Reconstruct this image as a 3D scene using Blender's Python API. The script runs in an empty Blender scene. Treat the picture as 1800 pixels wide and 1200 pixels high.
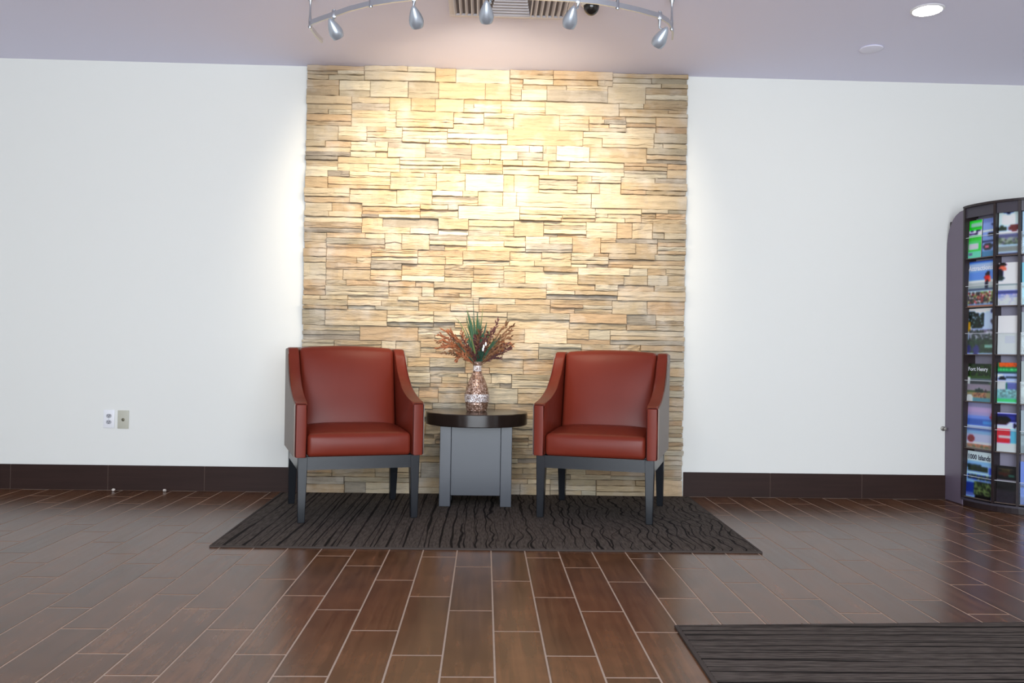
import bpy, bmesh, math, random
import numpy as np
from mathutils import Vector, Matrix

C = bpy.context.scene.collection
S = bpy.context.scene
random.seed(7)
PI = math.pi

# ------------------------------------------------------------------ camera, world, light, exposure
F_PX, YAW, PITCH, ROLL = 1506.33, .0315, .0139, .0164
CEIL, BASE_H = 2.7105, .1558
CAM = Vector((0, -5.4867, .9))
_cy, _sy, _cp, _sp = math.cos(YAW), math.sin(YAW), math.cos(PITCH), math.sin(PITCH)
FW = Vector((_sy*_cp, _cy*_cp, _sp)); _r0 = Vector((_cy, -_sy, 0)); _u0 = _r0.cross(FW)
_cr, _sr = math.cos(ROLL), math.sin(ROLL)
RT = _cr*_r0 + _sr*_u0; UP = -_sr*_r0 + _cr*_u0
cam = bpy.data.cameras.new('camera'); cam.sensor_width = 36; cam.lens = F_PX/1800*36; cam.clip_start = .05
camo = bpy.data.objects.new('camera', cam); C.objects.link(camo)
m3 = Matrix((RT, UP, -FW)).transposed()
camo.matrix_world = Matrix.Translation(CAM) @ m3.to_4x4()
S.camera = camo

W = bpy.data.worlds.new('world'); S.world = W; W.use_nodes = True
_bg = W.node_tree.nodes['Background']; _bg.inputs[0].default_value = (.72, .84, 1, 1); _bg.inputs[1].default_value = .6

def area(name, loc, rot, sx, sy, power, col):
    l = bpy.data.lights.new(name, 'AREA'); l.shape = 'RECTANGLE'; l.size = sx; l.size_y = sy; l.energy = power; l.color = col
    o = bpy.data.objects.new(name, l); o.location = loc; o.rotation_euler = rot; C.objects.link(o); return o
WINDOW_POWER, SPOT_POWER, DOWN_STRENGTH = 368, 58, 30
# daylight coming through the storefront glazing behind the camera
area('window_daylight', (.15, -7.25, 1.42), (PI/2, 0, 0), 4.9, 2.3, WINDOW_POWER, (.855, .93, 1))
S.view_settings.view_transform = 'Standard'; S.view_settings.look = 'None'
S.view_settings.gamma = 1; S.view_settings.use_curve_mapping = False; S.view_settings.exposure = 0

def proj(p):
    d = Vector(p) - CAM; z = d.dot(FW)
    return 900 + F_PX*d.dot(RT)/z, 600 - F_PX*d.dot(UP)/z

# ------------------------------------------------------------------ helpers
def srgb(r, g, b):
    return tuple(((c/255)/12.92 if c/255 <= .04045 else ((c/255+.055)/1.055)**2.4) for c in (r, g, b)) + (1,)

def mat(name, col, rough=.5, metal=0, spec=.5, coat=0, emit=None, estr=0, bump=None, var=None):
    """principled; bump=(scale xyz, strength, distance); var=(scale xyz, amount)"""
    m = bpy.data.materials.new(name); m.use_nodes = True
    n, l = m.node_tree.nodes, m.node_tree.links; b = n['Principled BSDF']
    b.inputs['Base Color'].default_value = (*col[:3], 1); b.inputs['Roughness'].default_value = rough
    b.inputs['Metallic'].default_value = metal; b.inputs['Specular IOR Level'].default_value = spec
    b.inputs['Coat Weight'].default_value = coat; b.inputs['Coat Roughness'].default_value = .15
    if emit: b.inputs['Emission Color'].default_value = (*emit, 1); b.inputs['Emission Strength'].default_value = estr
    def noise(sc, det=4):
        tc = n.new('ShaderNodeTexCoord'); mp = n.new('ShaderNodeMapping'); mp.inputs['Scale'].default_value = sc
        l.new(tc.outputs['Object'], mp.inputs['Vector'])
        t = n.new('ShaderNodeTexNoise'); t.inputs['Scale'].default_value = 1; t.inputs['Detail'].default_value = det
        l.new(mp.outputs[0], t.inputs['Vector']); return t
    if bump:
        t = noise(bump[0]); bp = n.new('ShaderNodeBump'); bp.inputs['Strength'].default_value = bump[1]; bp.inputs['Distance'].default_value = bump[2]
        l.new(t.outputs['Fac'], bp.inputs['Height']); l.new(bp.outputs[0], b.inputs['Normal'])
    if var:
        t = noise(var[0]); mx = n.new('ShaderNodeMixRGB'); mx.blend_type = 'MIX'
        mx.inputs[1].default_value = tuple(c*(1-var[1]) for c in col[:3]) + (1,); mx.inputs[2].default_value = tuple(min(1, c*(1+var[1])) for c in col[:3]) + (1,)
        l.new(t.outputs['Fac'], mx.inputs[0]); l.new(mx.outputs[0], b.inputs['Base Color'])
    return m

def obj(name, bm, m, parent=None, smooth=False, loc=None):
    me = bpy.data.meshes.new(name)
    bmesh.ops.recalc_face_normals(bm, faces=bm.faces)
    bm.to_mesh(me); bm.free()
    if m: me.materials.append(m)
    if smooth:
        me.polygons.foreach_set('use_smooth', [True]*len(me.polygons))
        if smooth != 'full': me.set_sharp_from_angle(angle=math.radians(38))
    o = bpy.data.objects.new(name, me); C.objects.link(o)
    if loc: o.location = loc
    if parent: o.parent = parent
    return o

def thing(name, label, cat, loc=(0, 0, 0), rotz=0, group=None):
    o = bpy.data.objects.new(name, None); C.objects.link(o); o.empty_display_size = .05
    o.location = loc; o.rotation_euler = (0, 0, rotz); o['label'] = label; o['category'] = cat
    if group: o['group'] = group
    return o
def tag(o, label, cat, group=None):
    o['label'] = label; o['category'] = cat
    if group: o['group'] = group
    return o
def struct(o): o['kind'] = 'structure'; return o

def add_box(bm, x0, x1, y0, y1, z0, z1, bev=0, seg=2):
    r = bmesh.ops.create_cube(bm, size=1)
    for v in r['verts']:
        v.co = Vector(((x0+x1)/2 + v.co.x*(x1-x0), (y0+y1)/2 + v.co.y*(y1-y0), (z0+z1)/2 + v.co.z*(z1-z0)))
    if bev:
        es = list({e for v in r['verts'] for e in v.link_edges})
        bmesh.ops.bevel(bm, geom=es, offset=bev, segments=seg, affect='EDGES', profile=.5)
    return bm
def bx(*a, **k): return add_box(bmesh.new(), *a, **k)

def lathe(prof, n=32, bm=None, origin=(0, 0, 0), axis=None):
    bm = bm or bmesh.new(); rings = []
    M = Matrix.Translation(origin)
    if axis is not None: M = M @ Vector((0, 0, 1)).rotation_difference(Vector(axis)).to_matrix().to_4x4()
    for r, z in prof:
        if r < 1e-6: rings.append([bm.verts.new(M @ Vector((0, 0, z)))])
        else: rings.append([bm.verts.new(M @ Vector((r*math.cos(2*PI*k/n), r*math.sin(2*PI*k/n), z))) for k in range(n)])
    for a, b in zip(rings, rings[1:]):
        for k in range(n):
            k2 = (k+1) % n
            if len(a) == 1 and len(b) == 1: continue
            if len(a) == 1: bm.faces.new((a[0], b[k], b[k2]))
            elif len(b) == 1: bm.faces.new((a[k], a[k2], b[0]))
            else: bm.faces.new((a[k], a[k2], b[k2], b[k]))
    return bm

def tube(pts, rad, n=8, bm=None, cap=True):
    bm = bm or bmesh.new(); pts = [Vector(p) for p in pts]; rings = []
    rads = rad if isinstance(rad, (list, tuple)) else [rad]*len(pts)
    for i, p in enumerate(pts):
        t = (pts[min(i+1, len(pts)-1)] - pts[max(i-1, 0)]).normalized()
        a = t.cross(Vector((0, 0, 1)));
        if a.length < 1e-3: a = t.cross(Vector((1, 0, 0)))
        a.normalize(); b = t.cross(a)
        rings.append([bm.verts.new(p + rads[i]*(math.cos(2*PI*k/n)*a + math.sin(2*PI*k/n)*b)) for k in range(n)])
    for a, b in zip(rings, rings[1:]):
        for k in range(n): bm.faces.new((a[k], a[(k+1) % n], b[(k+1) % n], b[k]))
    if cap: bm.faces.new(rings[0][::-1]); bm.faces.new(rings[-1])
    return bm

def prism(poly, d0, d1, axis='x', bev=0, seg=3, bm=None):
    """polygon in the two other axes extruded along axis"""
    bm = bm or bmesh.new()
    def P(a, b, d): return {'x': (d, a, b), 'y': (a, d, b), 'z': (a, b, d)}[axis]
    v0 = [bm.verts.new(P(a, b, d0)) for a, b in poly]; v1 = [bm.verts.new(P(a, b, d1)) for a, b in poly]
    n = len(poly); fs = [bm.faces.new(v0), bm.faces.new(v1[::-1])]
    for i in range(n): bm.faces.new((v0[i], v1[i], v1[(i+1) % n], v0[(i+1) % n]))
    if bev:
        es = list({e for f in fs for e in f.edges})
        bmesh.ops.bevel(bm, geom=es, offset=bev, segments=seg, affect='EDGES', profile=.5)
    return bm

def soft_box(ax, ay, az, r, n=(8, 6, 6), warp=None):
    """box of half sizes ax, ay, az with rounded edges, then warped"""
    def cs(a, k):
        e = [-a, -a+.3*r, -a+.65*r, -a+r]
        return e + [(-a+r) + (2*(a-r))*i/k for i in range(1, k)] + [-x for x in e[::-1]]
    X, Y, Z = cs(ax, n[0]), cs(ay, n[1]), cs(az, n[2]); bm = bmesh.new(); V = {}
    def g(i, j, k):
        if (i, j, k) not in V:
            p = Vector((X[i], Y[j], Z[k]))
            q = Vector([max(-a+r, min(a-r, c)) for a, c in zip((ax, ay, az), p)])
            d = p - q
            if d.length > 1e-9: p = q + d*(r/d.length) if d.length > r else p
            # true rounding: push boundary points onto the radius
            if d.length > 1e-9:
                mx = max(abs(c) for c in d)
                p = q + d.normalized()*mx
            if warp: p = Vector(warp(*p))
            V[i, j, k] = bm.verts.new(p)
        return V[i, j, k]
    I, J, K = len(X)-1, len(Y)-1, len(Z)-1
    for i in range(I):
        for j in range(J):
            for k in (0, K): bm.faces.new((g(i, j, k), g(i+1, j, k), g(i+1, j+1, k), g(i, j+1, k)))
        for k in range(K):
            for j in (0, J): bm.faces.new((g(i, j, k), g(i+1, j, k), g(i+1, j, k+1), g(i, j, k+1)))
    for j in range(J):
        for k in range(K):
            for i in (0, I): bm.faces.new((g(i, j, k), g(i, j+1, k), g(i, j+1, k+1), g(i, j, k+1)))
    return bm

# ------------------------------------------------------------------ materials
M_wall = mat('wall paint', (.80, .80, .755), .75, spec=.25, bump=((90, 90, 90), .06, .002))
M_ceil = mat('ceiling paint', (.84, .82, .965), .85, spec=.2, bump=((60, 60, 60), .08, .002))
M_white = mat('white enamel', (.80, .79, .80), .35)
M_grout = mat('grout', (.36, .275, .215), .9, spec=.12, var=((40, 40, 40), .15))
M_black = mat('black lacquer', (.010, .0115, .015), .27, spec=.55, bump=((120, 120, 12), .05, .001))
M_silver = mat('brushed nickel', (.50, .53, .57), .3, metal=1)
M_head = mat('satin nickel shell', (.46, .50, .55), .33, metal=.55)
M_rail = mat('satin nickel rail', (.62, .66, .70), .38, metal=1)

def node_mat(name): 
    m = bpy.data.materials.new(name); m.use_nodes = True
    return m, m.node_tree.nodes, m.node_tree.links, m.node_tree.nodes['Principled BSDF']

def tile_mat():
    m, n, l, b = node_mat('dark wood look porcelain')
    geo = n.new('ShaderNodeNewGeometry'); oi = n.new('ShaderNodeObjectInfo')
    mp = n.new('ShaderNodeMapping'); mp.inputs['Scale'].default_value = (38, 2.2, 38); l.new(geo.outputs['Position'], mp.inputs['Vector'])
    ad = n.new('ShaderNodeVectorMath'); ad.operation = 'SCALE'; ad.inputs[0].default_value = (31, 17, 11); l.new(oi.outputs['Random'], ad.inputs['Scale'])
    sm = n.new('ShaderNodeVectorMath'); sm.operation = 'ADD'; l.new(mp.outputs[0], sm.inputs[0]); l.new(ad.outputs[0], sm.inputs[1])
    t = n.new('ShaderNodeTexNoise'); t.inputs['Scale'].default_value = 1; t.inputs['Detail'].default_value = 6; t.inputs['Distortion'].default_value = .6; l.new(sm.outputs[0], t.inputs['Vector'])
    t2 = n.new('ShaderNodeTexNoise'); t2.inputs['Scale'].default_value = 7; t2.inputs['Detail'].default_value = 3; l.new(geo.outputs['Position'], t2.inputs['Vector'])
    r = n.new('ShaderNodeValToRGB'); r.color_ramp.elements[0].position = .25; r.color_ramp.elements[0].color = (.062, .0255, .0115, 1)
    r.color_ramp.elements[1].position = .75; r.color_ramp.elements[1].color = (.140, .058, .0255, 1); l.new(t.outputs['Fac'], r.inputs[0])
    hv = n.new('ShaderNodeMapRange'); hv.inputs[3].default_value = .85; hv.inputs[4].default_value = 1.15; l.new(oi.outputs['Random'], hv.inputs[0])
    mv = n.new('ShaderNodeMapRange'); mv.inputs[1].default_value = .3; mv.inputs[2].default_value = .7; mv.inputs[3].default_value = .8; mv.inputs[4].default_value = 1.2; l.new(t2.outputs['Fac'], mv.inputs[0])
    mm = n.new('ShaderNodeMath'); mm.operation = 'MULTIPLY'; l.new(hv.outputs[0], mm.inputs[0]); l.new(mv.outputs[0], mm.inputs[1])
    vs = n.new('ShaderNodeVectorMath'); vs.operation = 'SCALE'; l.new(r.outputs[0], vs.inputs[0]); l.new(mm.outputs[0], vs.inputs['Scale']); l.new(vs.outputs[0], b.inputs['Base Color'])
    rr = n.new('ShaderNodeMapRange'); rr.inputs[3].default_value = .19; rr.inputs[4].default_value = .30; l.new(t.outputs['Fac'], rr.inputs[0]); l.new(rr.outputs[0], b.inputs['Roughness'])
    bp = n.new('ShaderNodeBump'); bp.inputs['Strength'].default_value = .10; bp.inputs['Distance'].default_value = .002; l.new(t.outputs['Fac'], bp.inputs['Height']); l.new(bp.outputs[0], b.inputs['Normal'])
    b.inputs['Specular IOR Level'].default_value = .28
    return m
M_tile = tile_mat()
M_base = mat('dark brown base tile', (.030, .0145, .0115), .5, spec=.22, var=((3, 30, 60), .3), bump=((3, 30, 60), .1, .002))

def stone_mat():
    m, n, l, b = node_mat('ledgestone')
    at = n.new('ShaderNodeVertexColor'); at.layer_name = 'tint'
    geo = n.new('ShaderNodeNewGeometry')
    mp = n.new('ShaderNodeMapping'); mp.inputs['Scale'].default_value = (6, 9, 42); l.new(geo.outputs['Position'], mp.inputs['Vector'])
    t = n.new('ShaderNodeTexNoise'); t.inputs['Scale'].default_value = 1; t.inputs['Detail'].default_value = 7; t.inputs['Roughness'].default_value = .62; t.inputs['Distortion'].default_value = .5; l.new(mp.outputs[0], t.inputs['Vector'])
    t2 = n.new('ShaderNodeTexNoise'); t2.inputs['Scale'].default_value = 6.5; t2.inputs['Detail'].default_value = 4; l.new(geo.outputs['Position'], t2.inputs['Vector'])
    g = n.new('ShaderNodeMapRange'); g.inputs[1].default_value = .48; g.inputs[2].default_value = .72; g.inputs[3].default_value = 0; g.inputs[4].default_value = .6; l.new(t2.outputs['Fac'], g.inputs[0])
    mx = n.new('ShaderNodeMixRGB'); l.new(g.outputs[0], mx.inputs[0]); l.new(at.outputs[0], mx.inputs[1]); mx.inputs[2].default_value = (.57, .52, .455, 1)
    d = n.new('ShaderNodeMapRange'); d.inputs[1].default_value = .28; d.inputs[2].default_value = .48; d.inputs[3].default_value = .82; d.inputs[4].default_value = 1.04; l.new(t.outputs['Fac'], d.inputs[0])
    vs = n.new('ShaderNodeVectorMath'); vs.operation = 'SCALE'; l.new(mx.outputs[0], vs.inputs[0]); l.new(d.outputs[0], vs.inputs['Scale']); l.new(vs.outputs[0], b.inputs['Base Color'])
    b.inputs['Roughness'].default_value = .85; b.inputs['Specular IOR Level'].default_value = .2
    bp = n.new('ShaderNodeBump'); bp.inputs['Strength'].default_value = 1; bp.inputs['Distance'].default_value = .016; l.new(t.outputs['Fac'], bp.inputs['Height']); l.new(bp.outputs[0], b.inputs['Normal'])
    return m
M_stone = stone_mat()
M_stoneback = mat('dark bedding mortar', (.30, .245, .18), .95, spec=.1)

# ------------------------------------------------------------------ room shell
RX0, RX1, RY0 = -4.6, 4.7, -7.3
floor = struct(obj('floor', bx(RX0, RX1, RY0, .15, -.12, -.0009), M_grout))
TW, TL, TX = .1535, .614, .0433
GAP = .0058
FR = {0: .605, 1: .24, 2: .965}
RUG1 = (-1.24, 1.30, -1.568, -.062)
def tile_bm(x0, x1, y0, y1, bm=None):
    bm = bm or bmesh.new(); c = .0007
    lo = [bm.verts.new(p) for p in ((x0, y0, -.006), (x1, y0, -.006), (x1, y1, -.006), (x0, y1, -.006))]
    md = [bm.verts.new((v.co.x, v.co.y, -c)) for v in lo]
    hi = [bm.verts.new(p) for p in ((x0+c, y0+c, 0), (x1-c, y0+c, 0), (x1-c, y1-c, 0), (x0+c, y1-c, 0))]
    for a, b in ((lo, md), (md, hi)):
        for i in range(4): bm.faces.new((a[i], a[(i+1) % 4], b[(i+1) % 4], b[i]))
    bm.faces.new(hi); return bm
far_bm = bmesh.new(); full_me = None; ntile = 0
for n in range(int((RX0-TX)/TW)-1, int((RX1-TX)/TW)+2):
    x0, x1 = TX+n*TW+GAP/2, TX+(n+1)*TW-GAP/2
    x0c, x1c = max(x0, RX0), min(x1, RX1)
    if x1c-x0c < .02: continue
    for k in range(-18, 2):
        y0 = TL*(k+FR[n % 3]); y1 = y0+TL
        y0, y1 = y0+.0045, y1-.0045
        y1c, y0c = min(y1, -.003), max(y0, RY0)
        if y1c-y0c < .02: continue
        seen = False
        for a in (0, .25, .5, .75, 1):
            for bb in (0, .125, .25, .375, .5, .625, .75, .875, 1):
                x, y = x0c+a*(x1c-x0c), y0c+bb*(y1c-y0c)
                if y < -4.9: continue
                if RUG1[0] < x < RUG1[1] and RUG1[2] < y < RUG1[3]: continue
                if x > .65 and y < -2.62 and x < 2.2 and y > -4: continue
                u, v = proj((x, y, 0))
                if -25 < u < 1825 and v < 1225: seen = True
        if seen:
            cx, cy_ = (x0c+x1c)/2, (y0c+y1c)/2
            full = abs((x1c-x0c)-(x1-x0)) < 1e-6 and abs((y1c-y0c)-(y1-y0)) < 1e-6
            if full and full_me:
                o = bpy.data.objects.new('tile', full_me); C.objects.link(o); o.parent = floor
            else:
                o = obj('tile', tile_bm(x0c-cx, x1c-cx, y0c-cy_, y1c-cy_), M_tile, floor)
                if full: full_me = o.data
            o.location = (cx, cy_, 0); ntile += 1
        else: tile_bm(x0c, x1c, y0c, y1c, far_bm)
far = obj('tile_field', far_bm, M_tile, floor); far['kind'] = 'stuff'
print('tiles', ntile)

struct(obj('ceiling', bx(RX0, RX1, RY0, .15, CEIL, CEIL+.12), M_ceil))
struct(obj('wall_back', bx(RX0, RX1, 0, .15, -.0, CEIL), M_wall))
struct(obj('wall_left', bx(RX0-.15, RX0, RY0, .15, 0, CEIL), M_wall))
struct(obj('wall_right', bx(RX1, RX1+.15, RY0, .15, 0, CEIL), M_wall))
bm = bmesh.new()
for a in ((RX0-.15, -2.4, 0, CEIL), (2.7, RX1+.15, 0, CEIL), (-2.4, 2.7, 0, .22), (-2.4, 2.7, 2.62, CEIL)):
    add_box(bm, a[0], a[1], RY0-.15, RY0, a[2], a[3])
struct(obj('wall_front', bm, M_wall))
bm = bmesh.new()
for x in (-2.4, -.73, .97, 2.64): add_box(bm, x, x+.06, RY0-.1, RY0-.04, .22, 2.62)
for z in (.22, 2.56): add_box(bm, -2.4, 2.7, RY0-.1, RY0-.04, z, z+.06)
struct(obj('window_1', bm, M_black))

M_basegrout = mat('dark grout', (.11, .075, .062), .9, spec=.15)
def baseboard(name, x0, x1, joints):
    root = bpy.data.objects.new(name, None); C.objects.link(root); root['kind'] = 'structure'
    xs = [x0]+joints+[x1]
    for a, b in zip(xs, xs[1:]):
        obj('base_tile', bx(a+.0018, b-.0018, -.0125, -.0005, .002, BASE_H, .0012, 1), M_base, root)
    obj('grout_line', bx(x0, x1, -.0105, -.0005, .0, BASE_H-.001), M_basegrout, root)
baseboard('baseboard_left', RX0+.01, -1.165, [-4.165, -3.56, -2.957, -2.355, -1.755])
baseboard('baseboard_right', 1.288, RX1-.01, [1.852, 2.45, 3.05, 3.65, 4.25])

# ------------------------------------------------------------------ stone feature wall
SX0, SX1, SZ1 = -1.152, 1.272, CEIL-.001
stone_wall = struct(obj('wall_stone', bx(SX0+.004, SX1-.004, -.024, -.0005, .001, SZ1), M_stoneback))
PAL = [(.67, .575, .445), (.69, .60, .47), (.65, .55, .42), (.70, .62, .50), (.64, .535, .40), (.67, .56, .425), (.61, .54, .435), (.71, .64, .525),
       (.645, .525, .39), (.57, .51, .43), (.55, .49, .415), (.665, .55, .42)]
WGT = [5, 5, 4, 5, 3, 4, 3, 4, 2, 1.6, 1.3, 3]
def stone_bm(x0, x1, z0, z1, yf, bm, rnd, lay):
    w, h = x1-x0, z1-z0
    nx = max(2, min(7, int(w/.042)+1)); g = .0003
    slope = rnd.uniform(-.009, .004); sw = rnd.uniform(-.007, .007)
    J = min(.0034, h*.12)
    tint = rnd.choices(PAL, WGT)[0]; k = rnd.uniform(.92, 1.06); k *= 1.06; tint = (tint[0]*k*1.02, tint[1]*k*1.06, tint[2]*k*1.12, 1)
    nl = 1 if h < .02 else rnd.choices([1, 2, 3], [2, 5, 4] if h > .045 else [3, 5, 1])[0]
    cuts_ = [(q+rnd.uniform(.7, 1.3))/(nl+1) if nl > 1 else .5 for q in range(nl)][:nl-1]
    cuts_ = [min(.84, max(.16, c)) for c in cuts_]
    offs = [rnd.uniform(-.0055, .0045) for _ in range(nl)]; slant = [rnd.uniform(-.16, .16) for _ in cuts_]
    tj = [rnd.uniform(-J, J*.35) for _ in range(nx+1)]; bj = [rnd.uniform(-J*.35, J) for _ in range(nx+1)]
    ex0, ex1 = rnd.uniform(0, .001), rnd.uniform(0, .001)
    grid = []
    for i in range(nx+1):
        u = i/nx; colv = []
        if nl == 1: vs_ = [(0, 0), (.5, 0), (1, 0)] if h > .02 else [(0, 0), (1, 0)]
        else:
            vs_ = [(0, offs[0])]; last = .06
            for c, sl, o0, o1 in zip(cuts_, slant, offs, offs[1:]):
                c = min(.92, max(last+.05, c+sl*(u-.5)+rnd.uniform(-.05, .05))); last = c+.03
                oo = (o0, o1) if rnd.random() > .2 else (o0, o0)
                vs_ += [(c-.025, oo[0]), (c+.025, oo[1])]
            vs_.append((1, offs[-1]))
        jy = rnd.uniform(-.0035, .0035)
        uu = u if i in (0, nx) else u+rnd.uniform(-.3, .3)/nx
        for q, (v, st) in enumerate(vs_):
            x = x0+g+ex0+uu*(w-2*g-ex0-ex1)
            zb, zt = z0+g+bj[i], z1-g+tj[i]
            y = yf + slope*(v-.5) + sw*(u-.5) + jy + st + rnd.uniform(-.0012, .0012)
            y = min(y, -.027)
            ins = .0016
            xx = x + (ins if i == 0 else -ins if i == nx else 0); zz = zb+v*(zt-zb) + (ins if q == 0 else -ins if q == len(vs_)-1 else 0)
            colv.append((bm.verts.new((xx, y, zz)), x, zb+v*(zt-zb), y))
        grid.append(colv)
    nz = len(grid[0]); fs = []
    for i in range(nx):
        for j in range(nz-1): fs.append(bm.faces.new((grid[i][j][0], grid[i+1][j][0], grid[i+1][j+1][0], grid[i][j+1][0])))
    loop = [grid[i][0] for i in range(nx+1)] + [grid[nx][j] for j in range(1, nz)] + [grid[i][nz-1] for i in range(nx-1, -1, -1)] + [grid[0][j] for j in range(nz-2, 0, -1)]
    rim = [bm.verts.new((q[1], q[3]+.0025, q[2])) for q in loop]; bk = [bm.verts.new((q[1], -.022, q[2])) for q in loop]
    L = len(loop)
    for i in range(L):
        j = (i+1) % L
        fs.append(bm.faces.new((loop[i][0], rim[i], rim[j], loop[j][0]))); fs.append(bm.faces.new((rim[i], bk[i], bk[j], rim[j])))
    for f in fs:
        for lp in f.loops: lp[lay] = tint
rnd = random.Random(23)
NR = 28; rz = [SZ1*i/NR + (rnd.uniform(-.010, .010) if 0 < i < NR else 0) for i in range(NR+1)]; rz[0] = .003
cells = []
off = 0
for r in range(NR):
    x = SX0; xs = [SX0]
    first = rnd.choice([.14, .2, .28, .36])
    x += first; xs.append(x)
    while x < SX1-.12:
        x += rnd.choices([.19, .235, .285, .38, .47], [2, 3, 5, 3, 2])[0]*rnd.uniform(.95, 1.05); xs.append(x)
    xs[-1] = SX1
    if xs[-1]-xs[-2] < .09: xs.pop(-2)
    for a, b in zip(xs, xs[1:]):
        ez0 = rz[r]+(rnd.uniform(-.003, .003) if r else 0); cells.append((a, b, rz[r], rz[r+1]))
stones = []
for a, b, z0, z1 in cells:
    h = z1-z0; base = rnd.uniform(-.046, -.036); t = rnd.random()
    if t < .14: cuts = []
    elif t < .55: cuts = [rnd.choice([.33, .4, .55, .62, .7])]
    elif t < .9: cuts = [rnd.uniform(.24, .36), rnd.uniform(.58, .72)]
    else: cuts = [rnd.uniform(.2, .26), rnd.uniform(.45, .52), rnd.uniform(.74, .8)]
    lv = [0]+cuts+[1]
    for l0, l1 in zip(lv, lv[1:]):
        segs = [(a, b)]
        if b-a > .2 and rnd.random() < .42:
            c = a+(b-a)*rnd.uniform(.25, .75); segs = [(a, c), (c, b)]
        for s0, s1 in segs:
            y = base+rnd.choice([-.013, -.007, 0, .005, .010])*(1 if cuts else .5)
            ext0 = -rnd.uniform(0, .006) if s0 == SX0 else 0; ext1 = rnd.uniform(0, .007) if s1 == SX1 else 0
            stones.append((s0+ext0, s1+ext1, z0+l0*h, z0+l1*h, y))
stones.sort(key=lambda s: -(s[1]-s[0])*(s[3]-s[2]))
print('stones', len(stones))
rest = bmesh.new(); rlay = rest.loops.layers.color.new('tint')
for i, s in enumerate(stones):
    if i < 298:
        bm = bmesh.new(); lay = bm.loops.layers.color.new('tint')
        stone_bm(*s, bm, rnd, lay); obj('stone', bm, M_stone, stone_wall)
    else: stone_bm(*s, rest, rnd, rlay)
o = obj('thin_stones', rest, M_stone, stone_wall); o['kind'] = 'stuff'

# ------------------------------------------------------------------ rugs
def rug_mat(name, rotate, meander):
    m, n, l, b = node_mat(name)
    tc = n.new('ShaderNodeTexCoord'); sp = n.new('ShaderNodeSeparateXYZ'); l.new(tc.outputs['Object'], sp.inputs[0])
    U, V = ('Y', 'X') if rotate else ('X', 'Y')      # U across the strands, V along them
    def math_(op, a, bb):
        q = n.new('ShaderNodeMath'); q.operation = op
        for i, s in enumerate((a, bb)):
            if isinstance(s, (int, float)): q.inputs[i].default_value = s
            elif s is not None: l.new(s, q.inputs[i])
        return q.outputs[0]
    amp = n.new('ShaderNodeMapRange'); amp.inputs[1].default_value = -.3; amp.inputs[2].default_value = 1.15; amp.inputs[3].default_value = .012; amp.inputs[4].default_value = .26 if meander else .02
    l.new(sp.outputs[U], amp.inputs[0])
    def noise2(fu, fv, seed, det):
        cb = n.new('ShaderNodeCombineXYZ'); l.new(math_('MULTIPLY', sp.outputs[U], fu), cb.inputs[0]); l.new(math_('MULTIPLY', sp.outputs[V], fv), cb.inputs[1]); cb.inputs[2].default_value = seed
        t = n.new('ShaderNodeTexNoise'); t.inputs['Scale'].default_value = 1; t.inputs['Detail'].default_value = det; l.new(cb.outputs[0], t.inputs['Vector']); return t.outputs['Fac']
    def lines(freq, seed, fu, fv, w, cover):
        ph = math_('ADD', sp.outputs[U], math_('MULTIPLY', math_('SUBTRACT', noise2(fu, fv, seed, 1.5), .5), amp.outputs[0]))
        ph = math_('ADD', ph, math_('MULTIPLY', noise2(9, .6, seed+4, 0), .05))
        q = math_('ABSOLUTE', math_('SINE', math_('MULTIPLY', ph, PI*freq), None), None)
        wid = math_('MULTIPLY', math_('SUBTRACT', noise2(7, 1.6, seed+9, 2), cover), w)      # strands swell, thin out and break off
        mr = n.new('ShaderNodeMapRange'); mr.inputs[1].default_value = 0; mr.inputs[2].default_value = .10; l.new(math_('SUBTRACT', q, wid), mr.inputs[0]); return mr.outputs[0]
    mn = math_('MINIMUM', lines(19, 1.7, 1.3, 3.2, .85, .38), lines(12.3, 8.2, 1.8, 4.5, .75, .40))
    # fine cross-thread weave
    cb = n.new('ShaderNodeCombineXYZ'); l.new(math_('MULTIPLY', sp.outputs[U], 120), cb.inputs[0]); l.new(math_('MULTIPLY', sp.outputs[V], 14), cb.inputs[1])
    f = n.new('ShaderNodeTexNoise'); f.inputs['Scale'].default_value = 1; f.inputs['Detail'].default_value = 4; l.new(cb.outputs[0], f.inputs['Vector'])
    r = n.new('ShaderNodeValToRGB'); r.color_ramp.elements[0].position = .3; r.color_ramp.elements[0].color = (.040, .031, .026, 1); r.color_ramp.elements[1].position = .7; r.color_ramp.elements[1].color = (.10, .082, .070, 1)
    l.new(f.outputs['Fac'], r.inputs[0])
    mx = n.new('ShaderNodeMixRGB'); l.new(mn, mx.inputs[0]); mx.inputs[1].default_value = (.011, .0085, .0075, 1); l.new(r.outputs[0], mx.inputs[2]); l.new(mx.outputs[0], b.inputs['Base Color'])
    b.inputs['Roughness'].default_value = .95; b.inputs['Specular IOR Level'].default_value = .1
    hgt = math_('ADD', math_('MULTIPLY', mn, .7), math_('MULTIPLY', f.outputs['Fac'], .5))
    bp = n.new('ShaderNodeBump'); bp.inputs['Strength'].default_value = .5; bp.inputs['Distance'].default_value = .006; l.new(hgt, bp.inputs['Height']); l.new(bp.outputs[0], b.inputs['Normal'])
    return m
M_bind = mat('rug binding', (.06, .048, .042), .9, spec=.1, bump=((200, 200, 200), .3, .002))
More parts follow.
